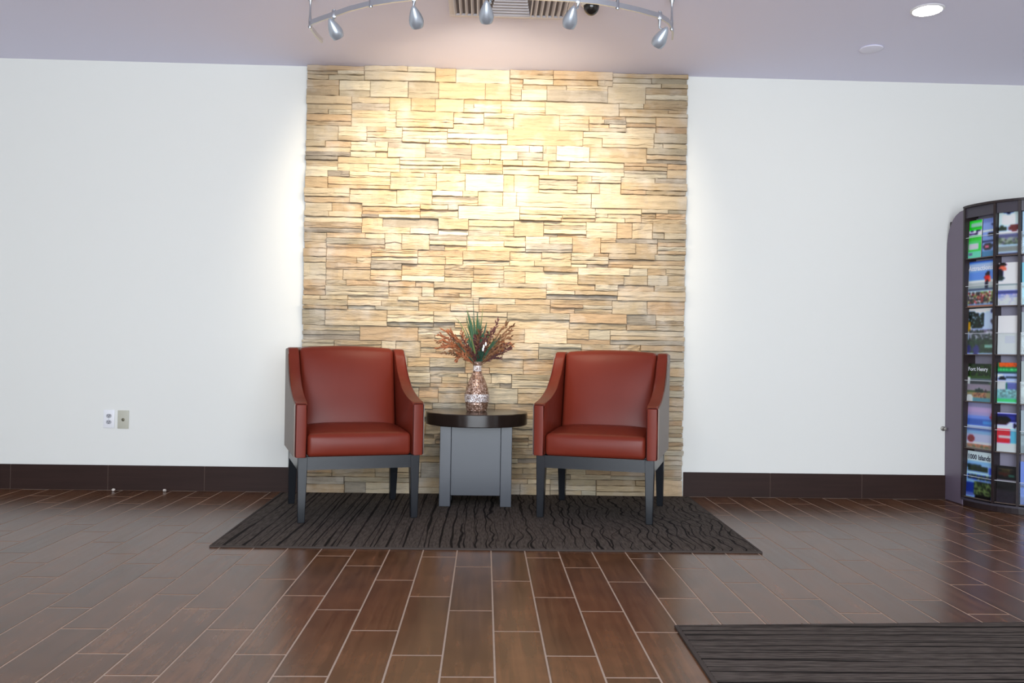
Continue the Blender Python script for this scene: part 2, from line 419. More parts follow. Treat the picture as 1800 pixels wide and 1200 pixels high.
def rug(name, label, poly, m, loc):
    t = thing(name, label, 'rug', loc)
    c = Vector((sum(p[0] for p in poly)/4, sum(p[1] for p in poly)/4))
    inner = [(p[0]+(.012 if p[0] < c.x else -.012), p[1]+(.012 if p[1] < c.y else -.012)) for p in poly]
    obj('pile', prism(inner, .0005, .0095, 'z', .002, 1), m, t)
    bm = bmesh.new()
    vs = [[bm.verts.new((p[0], p[1], z)) for p in q] for q, z in ((poly, .0005), (poly, .0075), (inner, .0085), (inner, .0005))]
    for a, b in zip(vs, vs[1:]):
        for i in range(4): bm.faces.new((a[i], a[(i+1) % 4], b[(i+1) % 4], b[i]))
    obj('binding', bm, M_bind, t); return t
rug('area_rug', 'dark taupe rug with black branching lines under the two armchairs and table',
    [(-1.232, -1.556), (1.290, -1.578), (1.312, -.060), (-1.262, -.060)], rug_mat('branching rug', False, True), (0, 0, .0002))
rug('area_rug', 'dark striped rug on bare floor in front of the brochure rack, cut by the frame',
    [(.632-1.3, -3.9+3.2), (2.2-1.3, -3.9+3.2), (2.2-1.3, -2.575+3.2), (.644-1.3, -2.648+3.2)], rug_mat('striped rug', True, False), (1.3, -3.2, .0002))

# ------------------------------------------------------------------ armchairs
M_leather = mat('oxblood leather', (.170, .024, .0125), .36, spec=.22, bump=((420, 420, 420), .12, .0008), var=((5, 5, 5), .12))
M_seam = mat('dark oxblood piping', (.05, .007, .005), .4, spec=.3)
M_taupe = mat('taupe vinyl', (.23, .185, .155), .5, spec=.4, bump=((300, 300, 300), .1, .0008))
def make_chair(label, loc, rz):
    t = thing('armchair', label, 'armchair', loc, rz, 'red leather armchairs')
    HW, AT = .342, .066
    prof = [(-.312, .338), (-.314, .607), (-.305, .617), (-.28, .622), (-.22, .630), (-.15, .642), (-.07, .663), (.01, .692), (.08, .727), (.135, .768), (.175, .812), (.205, .862), (.222, .893), (.240, .903), (.315, .905), (.335, .897), (.300, .338)]
    for s in (-1, 1):
        a, b = (HW-AT)*s, (HW-.006)*s
        arm = obj('arm', prism(prof, min(a, b), max(a, b), 'x', .011, 3), M_leather, t, True)
        e0, e1 = min(a, b)+.004, max(a, b)-.004
        obj('piping', tube([(e0, -.309, .606), (e0, -.309, .345), (e0+.005, -.309, .342), (e1-.005, -.309, .342), (e1, -.309, .345), (e1, -.309, .606), (e1-.006, -.309, .612), (e0+.006, -.309, .612), (e0, -.309, .606)], .0032, 6), M_seam, arm, True)
        pp = [(y*.985, z) for y, z in prof]
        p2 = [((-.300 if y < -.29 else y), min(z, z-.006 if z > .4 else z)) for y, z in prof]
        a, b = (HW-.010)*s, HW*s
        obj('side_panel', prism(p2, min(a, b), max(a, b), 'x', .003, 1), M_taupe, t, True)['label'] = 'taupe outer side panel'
    iw = HW-AT-.003
    def seatw(x, y, z):
        k = (1-(x/iw)**4)
        z2 = z + (.020*k*(1-((y)/.27)**2*.8) if z > 0 else 0)
        y2 = y - (.010*k*(1-(z/.066)**2) if y < -.2 else 0)
        return x, y2-.025, z2+.402-.012*max(0, -y/.27)*(1 if z > 0 else 0)
    obj('seat_cushion', soft_box(iw, .275, .066, .024, (10, 8, 3), seatw), M_leather, t, 'full')
    def backw(x, y, z):
        v = (z+.25)/.5
        k = (1-(x/iw)**4)*(1-(2*v-1)**4)
        y2 = y + .125 + .115*v - (.028*k if y < 0 else 0)
        return x, y2 + .04, z + .655 + (.014*(1-(x/iw)**2)*v)
    obj('back_cushion', soft_box(iw, .06, .25, .028, (10, 3, 10), backw), M_leather, t, 'full')
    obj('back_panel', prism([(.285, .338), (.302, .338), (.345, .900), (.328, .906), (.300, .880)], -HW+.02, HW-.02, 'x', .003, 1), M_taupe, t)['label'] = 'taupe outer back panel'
    bm = bmesh.new(); z0, z1 = .272, .339; e = .318
    add_box(bm, -e, e, -.298, -.268, z0, z1); add_box(bm, -e, e, .262, .292, z0, z1)
    for s in (-1, 1): add_box(bm, min(s*e, s*(e-.03)), max(s*e, s*(e-.03)), -.27, .264, z0, z1)
    obj('base_frame', bm, M_black, t)
    for sx in (-1, 1):
        for sy in (-1, 1):
            bm = bmesh.new(); w0, w1 = .052, .036
            cx, cy = sx*(e-w0/2+.002), sy*(.300-w0/2) - (.0 if sy < 0 else .006)
            fx, fy = sx*(e-w1/2-.004), (cy+ (-.006 if sy < 0 else .036))
            lo = [bm.verts.new((fx+a*w1/2, fy+b*w1/2, 0)) for a, b in ((-1, -1), (1, -1), (1, 1), (-1, 1))]
            hi = [bm.verts.new((cx+a*w0/2, cy+b*w0/2, .3385)) for a, b in ((-1, -1), (1, -1), (1, 1), (-1, 1))]
            bm.faces.new(lo); bm.faces.new(hi)
            for i in range(4): bm.faces.new((lo[i], lo[(i+1) % 4], hi[(i+1) % 4], hi[i]))
            bmesh.ops.bevel(bm, geom=list(bm.edges), offset=.003, segments=1, affect='EDGES')
            obj('leg', bm, M_black, t)
    return t
CH_Z = .0097
make_chair('red leather armchair with black legs, left of the round side table', (-.7345, -.669, CH_Z), math.radians(17.3))
make_chair('red leather armchair with black legs, right of the round side table', (.683, -.617, CH_Z), math.radians(-17.0))

# ------------------------------------------------------------------ side table
M_espresso = mat('espresso gloss', (.016, .0095, .0075), .22, spec=.5, coat=.3, var=((4, 40, 4), .25))
M_char = mat('charcoal laminate', (.046, .050, .062), .30, spec=.6, bump=((200, 200, 4), .04, .001))
tb = thing('side_table', 'round dark side table with grey pedestal standing between the armchairs', 'table', (-.042, -.368, CH_Z))
R_, zt, zb = .302, .541, .468
obj('tabletop', lathe([(0, zb), (R_-.004, zb), (R_, zb+.004), (R_, zt-.004), (R_-.004, zt), (0, zt)], 72), M_espresso, tb, True)
for sx in (-1, 1):
    for sy in (-1, 1):
        a = .209; b = a-.065
        obj('post', bx(min(sx*a, sx*b), max(sx*a, sx*b), min(sy*.145, sy*.057), max(sy*.145, sy*.057), 0, zb-.0005, .002, 1), M_char, tb)
for s in (-1, 1):
    y0, y1 = s*.118, s*.130
    obj('panel', bx(-.1435, .1435, min(y0, y1), max(y0, y1), .062, zb-.001, .0015, 1), M_char, tb)
    y0, y1 = s*.180, s*.192
    obj('panel', bx(min(y0, y1), max(y0, y1), -.0565, .0565, .062, zb-.001, .0015, 1), M_char, tb)
TOPZ = CH_Z+zt

# ------------------------------------------------------------------ vase and dried arrangement
def vase_mat():
    m, n, l, b = node_mat('hammered bronze glass')
    tc = n.new('ShaderNodeTexCoord'); v = n.new('ShaderNodeTexVoronoi'); v.inputs['Scale'].default_value = 95; l.new(tc.outputs['Object'], v.inputs['Vector'])
    r = n.new('ShaderNodeValToRGB'); e = r.color_ramp.elements; e[0].position = 0; e[0].color = (.13, .065, .042, 1); e[1].position = 1; e[1].color = (.50, .36, .30, 1)
    e.new(.55).color = (.26, .15, .105, 1)
    sp = n.new('ShaderNodeSeparateXYZ'); l.new(v.outputs['Color'], sp.inputs[0]); l.new(sp.outputs[0], r.inputs[0]); l.new(r.outputs[0], b.inputs['Base Color'])
    b.inputs['Metallic'].default_value = .3; b.inputs['Roughness'].default_value = .22
    bp = n.new('ShaderNodeBump'); bp.inputs['Strength'].default_value = .8; bp.inputs['Distance'].default_value = .004; l.new(v.outputs['Distance'], bp.inputs['Height']); l.new(bp.outputs[0], b.inputs['Normal'])
    return m
M_vase = vase_mat()
def mosaic(name, lo, hi):
    m, n, l, b = node_mat(name)
    tc = n.new('ShaderNodeTexCoord'); v = n.new('ShaderNodeTexVoronoi'); v.inputs['Scale'].default_value = 120; l.new(tc.outputs['Object'], v.inputs['Vector'])
    sp = n.new('ShaderNodeSeparateXYZ'); l.new(v.outputs['Color'], sp.inputs[0]); mx = n.new('ShaderNodeMixRGB'); l.new(sp.outputs[1], mx.inputs[0]); mx.inputs[1].default_value = (*lo, 1); mx.inputs[2].default_value = (*hi, 1); l.new(mx.outputs[0], b.inputs['Base Color'])
    b.inputs['Metallic'].default_value = .35; b.inputs['Roughness'].default_value = .15
    bp = n.new('ShaderNodeBump'); bp.inputs['Strength'].default_value = 1; bp.inputs['Distance'].default_value = .004; l.new(v.outputs['Distance'], bp.inputs['Height']); l.new(bp.outputs[0], b.inputs['Normal'])
    return m
M_silvermos = mosaic('silver mosaic with highlights', (.30, .21, .18), (.92, .88, .90))
VX, VY = -.043, -.36
vs = thing('vase', 'bottle-shaped bronze mosaic vase on the round side table', 'vase', (VX, VY, TOPZ+.0003))
obj('body', lathe([(0, 0), (.055, 0), (.060, .004), (.0655, .03), (.070, .055), (.0725, .082), (.0715, .105), (.066, .135), (.056, .168), (.043, .198), (.031, .222), (.0245, .240), (.0225, .256), (.0245, .272), (.029, .290), (.031, .296), (.0275, .297), (.021, .262), (.0, .25)], 40), M_vase, vs, True)
obj('mosaic_highlight_band', lathe([(.0702, .058), (.0722, .058), (.0745, .082), (.0737, .104), (.0717, .104), (.0702, .08)], 40), M_silvermos, vs, True)['label'] = 'silvery mosaic band with painted highlights around the belly'  # scattered highlights on the belly put into the colour as pale flecks
obj('collar', lathe([(.0235, .240), (.0262, .240), (.0262, .272), (.0238, .272)], 28), M_silvermos, vs, True)['label'] = 'silvery mosaic collar at the neck'

M_greens = [mat('grass blade green', (.035, .10, .045), .5), mat('grass blade olive', (.12, .16, .04), .5), mat('grass blade deep green', (.018, .06, .035), .5)]
M_reds = [mat('russet spray', (.30, .095, .035), .7), mat('brown spray', (.19, .085, .035), .7), mat('dusky spray', (.10, .03, .028), .7)]
dr = thing('dried_arrangement', 'dried arrangement of green blades and russet sprays in the bronze vase', 'plant', (VX, VY, TOPZ+.262))
rn = random.Random(5)
def curve3(a, b, c, n=7):
    return [a*(1-t)**2 + 2*b*t*(1-t) + c*t*t for t in [i/n for i in range(n+1)]]
def blade(tip, sag, wid, m):
    a = Vector((rn.uniform(-.008, .008), rn.uniform(-.008, .008), 0)); c = Vector(tip)
    mid = a*.45 + c*.55 + Vector((0, 0, sag)); pts = curve3(a, mid, c, 7); bm = bmesh.new(); rows = []
    for i, p in enumerate(pts):
        w = wid*min(1, .45+i*.25)*(1-(i/7)**3)+.0004
        t = (pts[min(i+1, 7)]-pts[max(i-1, 0)]).normalized(); s = t.cross(Vector((.2, -1, .1))).normalized(); nn = t.cross(s)
        rows.append([bm.verts.new(p-s*w), bm.verts.new(p+nn*w*.5), bm.verts.new(p+s*w), bm.verts.new(p+nn*w*.2)])
    for r0, r1 in zip(rows, rows[1:]):
        for k in range(4): bm.faces.new((r0[k], r0[(k+1) % 4], r1[(k+1) % 4], r1[k]))
    bm.faces.new(rows[0]); bm.faces.new(rows[-1][::-1])
    obj('leaf', bm, m, dr)
def spray(tip, sag, m, leaflets=11, L=.03):
    a = Vector((rn.uniform(-.008, .008), rn.uniform(-.008, .008), 0)); c = Vector(tip)
    mid = a*.5 + c*.5 + Vector((0, 0, sag)); pts = curve3(a, mid, c, 9)
    bm = tube(pts, [.0022-.00017*i for i in range(10)], 5)
    for q in range(leaflets):
        t = .28 + .72*q/(leaflets-1); i = min(8, int(t*9)); p = pts[i].lerp(pts[i+1], t*9-i)
        d = (pts[i+1]-pts[i]).normalized()
        for s in (-1, 1):
            dd = (d + Vector((rn.uniform(-.8, .8), rn.uniform(-.8, .8), rn.uniform(-.7, .7)))*.9).normalized()
            ln = L*rn.uniform(.6, 1.2); e = p+dd*ln; sd = dd.cross(Vector((.3, -1, .2))).normalized()*.0048
            up = dd.cross(sd).normalized()*.0012
            v = [bm.verts.new(x) for x in (p, p.lerp(e, .5)+sd, e, p.lerp(e, .5)-sd, p.lerp(e, .5)+up)]
            for f in ((0, 1, 4), (1, 2, 4), (2, 3, 4), (3, 0, 4), (0, 3, 2, 1)): bm.faces.new([v[k] for k in f])
    obj('spray', bm, m, dr)
for q in range(30):          # central green tuft
    x = rn.uniform(-.085, .03); blade((x, rn.uniform(-.06, .06), rn.uniform(.17, .335)), rn.uniform(.02, .06), rn.uniform(.004, .0065), M_greens[0 if q % 3 else 1])
for q in range(15): blade((rn.uniform(.02, .075), rn.uniform(-.05, .05), rn.uniform(.15, .28)), .03, .006, M_greens[2 if q % 2 else 0])
for q in range(16): blade((rn.uniform(-.02, .045), rn.uniform(-.06, -.01), rn.uniform(.06, .15)), .01, .007, M_greens[2])
blade((-.035, 0, .435), .03, .0028, M_greens[2]); blade((-.075, .01, .375), .03, .003, M_greens[1]); blade((.03, 0, .375), .04, .003, M_greens[1]); blade((-.14, .0, .30), .09, .003, M_greens[1])
for x, z, sg in ((-.235, .15, .09), (-.225, .19, .08), (-.20, .215, .06), (-.235, .115, .1), (-.19, .12, .09), (-.205, .16, .06), (-.125, .045, .12), (-.15, .10, .07), (-.16, .21, .03), (-.115, .13, .04), (-.11, .075, .08)):
    spray((x, rn.uniform(-.07, .05), z), sg, M_reds[rn.choice([0, 0, 1])], 15, .034)
for x, z, sg in ((.20, .22, .05), (.195, .18, .07), (.20, .14, .08), (.17, .255, .03), (.12, .275, .02), (.15, .16, .05), (.21, .25, .04), (.10, .22, .02), (.185, .12, .07), (.14, .11, .05)):
    spray((x-.005, rn.uniform(-.07, .05), z), sg, M_reds[rn.choice([1, 1, 0, 2])], 15, .033)
for x, z in ((.03, .16), (.0, .12), (.055, .20), (-.03, .09), (.02, .22), (.07, .16), (-.06, .12), (.045, .11), (-.01, .17), (.08, .22), (-.09, .17)):
    spray((x, rn.uniform(-.09, -.02), z), .02, M_reds[2], 9, .024)
for q in range(26):          # filling sprays all over the fan
    an = rn.uniform(-1.25, 1.2); L_ = rn.uniform(.13, .25)*(1.0 if abs(an) > .35 else .9)
    spray((L_*math.sin(an), rn.uniform(-.09, .06), L_*math.cos(an)*.95+.01), rn.uniform(.01, .06), M_reds[rn.choice([0, 1, 1, 2]) if an > 0 else rn.choice([0, 0, 1, 2])], 12, .028)
for q in range(16):
    an = rn.uniform(-.75, .75); L_ = rn.uniform(.16, .27)
    blade((L_*math.sin(an), rn.uniform(-.08, .05), L_*math.cos(an)), rn.uniform(.01, .05), rn.uniform(.0035, .006), M_greens[rn.choice([0, 1, 2, 2])])
M_petal = mat('white petal', (.85, .85, .86), .5)
for x, z in ((.036, .125), (.048, .14), (.032, .108)):
    p = Vector((x, -.07, z)); bm = bmesh.new(); bmesh.ops.create_icosphere(bm, subdivisions=2, radius=1)
    for v in bm.verts: v.co = Vector((p.x+v.co.x*.0055, p.y+v.co.y*.003, p.z+v.co.z*.012))
    obj('petal', bm, M_petal, dr)['label'] = 'small white petal'

# ------------------------------------------------------------------ track lighting
RZ = 2.5605
rail_xy = [(-.900, -.880), (-.914, -.96), (-.922, -1.05), (-.918, -1.113), (-.895, -1.145), (-.864, -1.172), (-.773, -1.248), (-.68, -1.325), (-.572, -1.394), (-.464, -1.441), (-.33, -1.485), (-.18, -1.512), (.02, -1.525), (.22, -1.52), (.38, -1.512), (.501, -1.492), (.602, -1.458), (.72, -1.405), (.826, -1.345), (.88, -1.285), (.911, -1.222), (.935, -1.15), (.950, -1.065)]
tr = thing('track_rail', 'curved metal track light rail hanging below the ceiling', 'track light', (0, 0, CEIL))
pts = [Vector((x, y, RZ-CEIL)) for x, y in rail_xy]
bm = bmesh.new(); rows = []
for i, p in enumerate(pts):
    t = (pts[min(i+1, len(pts)-1)]-pts[max(i-1, 0)]).normalized(); s = t.cross(Vector((0, 0, 1)))
    rows.append([bm.verts.new(p+s*a*.0045+Vector((0, 0, b*.0125))) for a, b in ((-1, -1), (1, -1), (1, 1), (-1, 1))])
for r0, r1 in zip(rows, rows[1:]):
    for k in range(4): bm.faces.new((r0[k], r0[(k+1) % 4], r1[(k+1) % 4], r1[k]))
bm.faces.new(rows[0]); bm.faces.new(rows[-1][::-1])
obj('rail', bm, M_rail, tr, True)
for x, y in ((-.919, -1.108), (-.572, -1.394), (.602, -1.458), (.914, -1.215)):
    h = CEIL-RZ
    obj('standoff', lathe([(0, -h-.024), (.007, -h-.021), (.0095, -h-.014), (.0075, -h-.006), (.0085, -h+.012), (.0055, -h+.05), (.0045, -h+.09), (.006, -h+.115), (.013, -.022), (.014, -.014), (.024, -.006), (.026, -.0004), (0, -.0004)], 16, origin=(x, y, 0)), M_silver, tr, True)
TARGET = Vector((-.02, 0, 1.86))
M_lens = mat('lit lamp lens', (.9, .8, .6), .3, emit=(1, .78, .45), estr=25)
heads = [(589, 53, -.772, -1.249, 'outermost at the left end of the rail'), (731, 33, -.36, -1.476, 'between the left end head and the middle one'), (855, 24, .0, -1.523, 'middle of the five, above the vase'),
         (1003, 33, .408, -1.508, 'between the middle head and the right end one'), (1161, 68, .827, -1.344, 'outermost at the right end of the rail')]
def unproj_y(u, v, y):
    d = FW + (u-900)/F_PX*RT - (v-600)/F_PX*UP; t = (y-CAM.y)/d.y; return CAM + d*t
for i, (u, v, rx, ry, where) in enumerate(heads):
    c = unproj_y(u, v, ry+.015)
    t = thing('spotlight_head', 'egg-shaped nickel spotlight head, '+where, 'spotlight', (rx, ry, RZ), 0, 'spotlight heads on the track rail')
    ax = (TARGET-c).normalized(); loc = c - Vector((rx, ry, RZ))
    # shell: narrow end behind, wide open end towards the wall
    ax2 = (ax + Vector((0, 0, -.55))).normalized()
    prof = [(0, -.063), (.006, -.061), (.0125, -.052), (.0205, -.036), (.0285, -.016), (.0340, .004), (.0350, .016), (.0325, .030), (.0285, .040), (.0262, .0385), (0, .030)]
    obj('shell', lathe(prof, 28, origin=loc, axis=ax2), M_head, t, True)
    obj('lens', lathe([(0, .0345), (.0235, .0365), (.0235, .0395), (0, .041)], 24, origin=loc, axis=ax2), M_lens, t, True)['label'] = 'lit lens'
    k = Vector((0, 0, loc.z+.040)); back = loc - ax2*.046
    obj('stem', tube([(0, 0, .022), (0, 0, .0), (0, 0, -.02), (k.x, k.y, k.z+.006), back*.6+Vector(k)*.4, back], [.0085, .0085, .0085, .0062, .0055, .006], 10), M_rail, t, True)
    obj('clamp', bx(-.0105, .0105, -.009, .009, -.0185, .0165, .003, 2), M_silver, t, True)
    l = bpy.data.lights.new('spot_beam', 'SPOT'); l.energy = SPOT_POWER*(2.0 if i == 2 else .86); l.color = (1, .86, .65); l.spot_size = math.radians(94); l.spot_blend = 1; l.shadow_soft_size = .02
    lo = bpy.data.objects.new('spot_beam', l); C.objects.link(lo); lo.location = c + ax2*.06
    tgt = TARGET + Vector((c.x*.48, 0, 0))
    lo.rotation_euler = (tgt-lo.location).to_track_quat('-Z', 'Y').to_euler()

# ------------------------------------------------------------------ ceiling fittings
dl = thing('downlight', 'round recessed downlight glowing white in the ceiling', 'downlight', (2.256, -1.151, CEIL))
M_glow = mat('downlight lens', (1, 1, 1), .5, emit=(1, .98, .96), estr=DOWN_STRENGTH)
obj('lens', lathe([(0, -.008), (.068, -.007), (.070, -.0005), (0, -.0005)], 40), M_glow, dl, True)
obj('trim_ring', lathe([(.070, -.0004), (.071, -.007), (.078, -.0065), (.083, -.002), (.083, -.0004)], 40), M_white, dl, True)
M_ceilwhite = mat('ceiling plate white', (.86, .84, .975), .55)
sp_ = obj('sprinkler_cover', lathe([(0, -.0085), (.058, -.0083), (.066, -.0065), (.0665, -.0035), (.050, -.003), (.050, -.0004), (0, -.0004)], 36), M_ceilwhite, loc=(2.219, -.588, CEIL))
for p in sp_.data.polygons: p.use_smooth = True
tag(sp_, 'flat round white sprinkler cover on the ceiling below the downlight', 'sprinkler')
dm = thing('dome_camera', 'dark dome camera on the ceiling beside the air vent', 'camera', (.518, -1.115, CEIL))
obj('dome', lathe([(.041*math.cos(a), -.016-.050*math.sin(a)) for a in [i*PI/2/10 for i in range(11)]][:-1]+[(0, -.066)], 32), mat('smoked dome', (.02, .017, .015), .12), dm, 'full')
obj('collar', lathe([(0, -.0004), (.052, -.0004), (.052, -.012), (.044, -.018), (.0, -.018)], 32), M_white, dm, True)

vt = thing('ceiling_vent', 'white square louvred air vent in the ceiling above the stone wall', 'vent', (.104, -1.235, CEIL))
M_vback = mat('vent throat', (.16, .15, .17), .8)
M_slat = mat('vent white', (.74, .71, .74), .5)
obj('throat', bx(-.300, .300, -.300, .300, -.004, -.0004), M_vback, vt)
bm = bmesh.new(); o_, i_ = .322, .296
for a in ((-o_, o_, -o_, -i_), (-o_, o_, i_, o_), (-o_, -i_, -i_, i_), (i_, o_, -i_, i_)): add_box(bm, *a, -.014, -.0004, .002, 1)
obj('frame', bm, M_slat, vt)
def slat(x0, x1, y0, y1, lean):
    bm = bmesh.new(); t = .003
    if lean[0]:
        prism([(x0, -.004), (x0+t, -.004), (x0+t+lean[0], -.022), (x0+lean[0], -.022)], y0, y1, 'y', bm=bm)
    else:
        prism([(y0, -.004), (y0+t, -.004), (y0+t+lean[1], -.0135), (y0+lean[1], -.0135)], x0, x1, 'x', bm=bm)
    obj('slat', bm, M_slat, vt)
for k in range(6):
    slat(-.285+k*.0305, 0, -.29, .29, (-.012, 0)); slat(.125+k*.0305, 0, -.29, .29, (.012, 0))
for k in range(9):
    slat(-.105+.004*k, .105-.004*k, .278-.036*k, 0, (0, .007))
obj('slat', bx(-.112, -.106, -.29, .29, -.022, -.004), M_slat, vt); obj('slat', bx(.107, .113, -.29, .29, -.022, -.004), M_slat, vt)

# ------------------------------------------------------------------ wall plates, scraps, hook
M_plate = mat('white plate', (.84, .84, .86), .35); M_beige = mat('beige plate', (.52, .51, .42), .45); M_face = mat('receptacle face', (.42, .42, .45), .4); M_hole = mat('slot black', (.02, .02, .02), .6)
pl = thing('outlet', 'white electrical outlet on the wall left of the chairs', 'outlet', (-2.3595, -.0003, .446))
obj('plate', bx(-.035, .035, -.0055, 0, -.0575, .0575, .003, 2), M_plate, pl, True)
for z in (.0195, -.0195):
    r = obj('receptacle', prism([(.0165*math.cos(a), z+.0135*max(-.92, min(.92, 1.05*math.sin(a)))) for a in [2*PI*k/20 for k in range(20)]], -.0075, -.0052, 'y'), M_face, pl)
    for x in (-.006, .006): obj('slot', bx(x-.0012, x+.0012, -.0082, -.0073, z-.001, z+.007), M_hole, r)
    obj('slot', bx(-.0022, .0022, -.0082, -.0073, z-.009, z-.0045), M_hole, r)
obj('screw', lathe([(0, 0), (.003, 0), (.003, .0015), (0, .002)], 10, origin=(0, -.0054, 0), axis=(0, -1, 0)), M_silver, pl)
pl = thing('cable_plate', 'beige blank cable plate beside the white outlet', 'wall plate', (-2.271, -.0003, .4435))
obj('plate', bx(-.035, .035, -.0055, 0, -.0575, .0575, .003, 2), M_beige, pl, True)
obj('jack', lathe([(0, 0), (.0105, 0), (.0095, .003), (.0052, .004), (.0048, .008), (0, .008)], 16, origin=(0, -.0052, -.001), axis=(0, -1, 0)), mat('dull brass', (.18, .17, .12), .4, metal=.7), pl, True)
for z in (.042, -.042): obj('screw', lathe([(0, 0), (.003, 0), (.003, .0015), (0, .002)], 10, origin=(0, -.0052, z), axis=(0, -1, 0)), M_beige, pl)
M_scrap = mat('pale scrap', (.62, .55, .50), .8)
for i, (x, lab) in enumerate(((-2.30, 'small pale scrap by the dark baseboard under the outlet'), (-1.985, 'small pale scrap by the dark baseboard, nearer the armchair'))):
    bm = bmesh.new(); bmesh.ops.create_icosphere(bm, subdivisions=2, radius=.0105); rs = random.Random(i+3)
    for v in bm.verts: v.co *= rs.uniform(.7, 1.15); v.co.z = max(-.009, v.co.z*.9)
    tag(obj('scrap', bm, M_scrap, loc=(x, -.055, .0093)), lab, 'scrap', 'scraps along the baseboard')
bm = lathe([(0, 0), (.016, 0), (.016, .003), (.006, .005), (.006, .022), (.010, .028), (.009, .034), (0, .036)], 16, axis=(0, -1, 0))
tag(obj('wall_hook', bm, mat('hook metal', (.35, .33, .30), .4, metal=.8), smooth=True, loc=(2.985, -.0004, .458)), 'small metal hook on the wall at the edge of the brochure rack', 'hook')

# ------------------------------------------------------------------ brochure rack
CX, CY, RR = 3.43, -.20, .433
RTOP = 1.868
M_rside = mat('plum grey laminate', (.150, .118, .165), .4, bump=((4, 4, 60), .03, .001))
M_rdark = mat('dark mahogany edge', (.022, .013, .014), .35)
M_rback = mat('lavender grey backing', (.27, .255, .33), .5)
M_fascia = mat('rack fascia', (.055, .048, .064), .4)
def acrylic():
    m, n, l, b = node_mat('clear acrylic')
    tr_ = n.new('ShaderNodeBsdfTransparent'); tr_.inputs[0].default_value = (.95, .97, .97, 1); gl = n.new('ShaderNodeBsdfGlossy'); gl.inputs['Roughness'].default_value = .12
    mx = n.new('ShaderNodeMixShader'); mx.inputs[0].default_value = .022; l.new(tr_.outputs[0], mx.inputs[1]); l.new(gl.outputs[0], mx.inputs[2])
    l.new(mx.outputs[0], n['Material Output'].inputs['Surface']); return m
M_acr = acrylic(); M_lip = mat('frosted acrylic lip', (.66, .68, .72), .25)
M_shelf = mat('brown shelf edge', (.12, .085, .07), .5)
def P(r, deg, z=0): a = math.radians(deg); return Vector((r*math.cos(a), r*math.sin(a), z))
rk = thing('brochure_rack', 'tall dark half-round brochure rack against the wall at the right edge', 'brochure rack', (CX, CY, .001))
arc = lambda r, a0=180, a1=360, n=36: [(P(r, a0+(a1-a0)*i/n).x, P(r, a0+(a1-a0)*i/n).y) for i in range(n+1)]
obj('top_cap', prism(arc(RR+.006), RTOP-.014, RTOP, 'z', .003, 1), M_rdark, rk)
obj('plinth', prism(arc(RR-.004), 0, .034, 'z', .003, 1), M_rdark, rk)
obj('plinth_ledge', prism(arc(RR+.004), .034, .046, 'z', .002, 1), M_fascia, rk)
obj('core', prism(arc(RR-.085), .046, RTOP-.014, 'z'), M_rback, rk)
sp_poly = [(-.012, .0), (.198, .0), (.198, 1.60), (.192, 1.66), (.180, 1.715), (.160, 1.765), (.130, 1.803), (.095, 1.828), (.045, 1.843), (-.012, 1.850)]
for s in (-1, 1):
    x0, x1 = s*RR, s*(RR-.018)
    obj('side_panel', prism(sp_poly, min(x0, x1), max(x0, x1), 'x', .003, 1), M_rside, rk)
obj('rear_panel', bx(-RR+.02, RR-.02, .02, .196, 0, 1.80), M_rdark, rk)
COLS = [180, 211.2, 229.2, 247.2, 265.2, 283.2, 311.0, 329.0, 360]
COLS[6] = 301.2; COLS[7] = 328.8
for a in COLS:
    bm = bmesh.new(); th = .007; d = P(1, a); t_ = Vector((-d.y, d.x, 0))
    p = [d*(RR-.09)-t_*th, d*(RR+.003)-t_*th, d*(RR+.003)+t_*th, d*(RR-.09)+t_*th]
    if a == 180: p = [q+Vector((0, -.006, 0)) for q in p]
    if a == 360: p = [q+Vector((0, -.006, 0)) for q in p]
    obj('divider', prism([(q.x, q.y) for q in p], .046, RTOP-.014, 'z', .0015, 1), M_rdark, rk)
SHELF = [.060, .362, .652, .943, 1.237, 1.540]       # foot of each pocket
for ci, (a0, a1) in enumerate(zip(COLS, COLS[1:])):
    pa, pb = P(RR-.006, a0+1.1), P(RR-.006, a1-1.1); n_ = Vector((pb.y-pa.y, -(pb.x-pa.x), 0)).normalized()
    if n_.dot(pa) < 0: n_ = -n_
    def slab(off0, off1, z0, z1, nm, m):
        q = [pa+n_*off0, pb+n_*off0, pb+n_*off1, pa+n_*off1]
        return obj(nm, prism([(v.x, v.y) for v in q], z0, z1, 'z'), m, rk)
    slab(-.006, -.001, 1.792, RTOP-.014, 'fascia', M_fascia)
    slab(-.070, -.064, .05, 1.79, 'back_panel', M_rback)
    for z in SHELF:
        slab(-.062, -.002, z-.007, z-.002, 'shelf', M_shelf)
        slab(-.0022, -.0006, z-.0005, z+.125, 'pocket_front', M_acr)
        slab(-.0030, .0006, z+.1255, z+.1283, 'pocket_lip', M_lip)

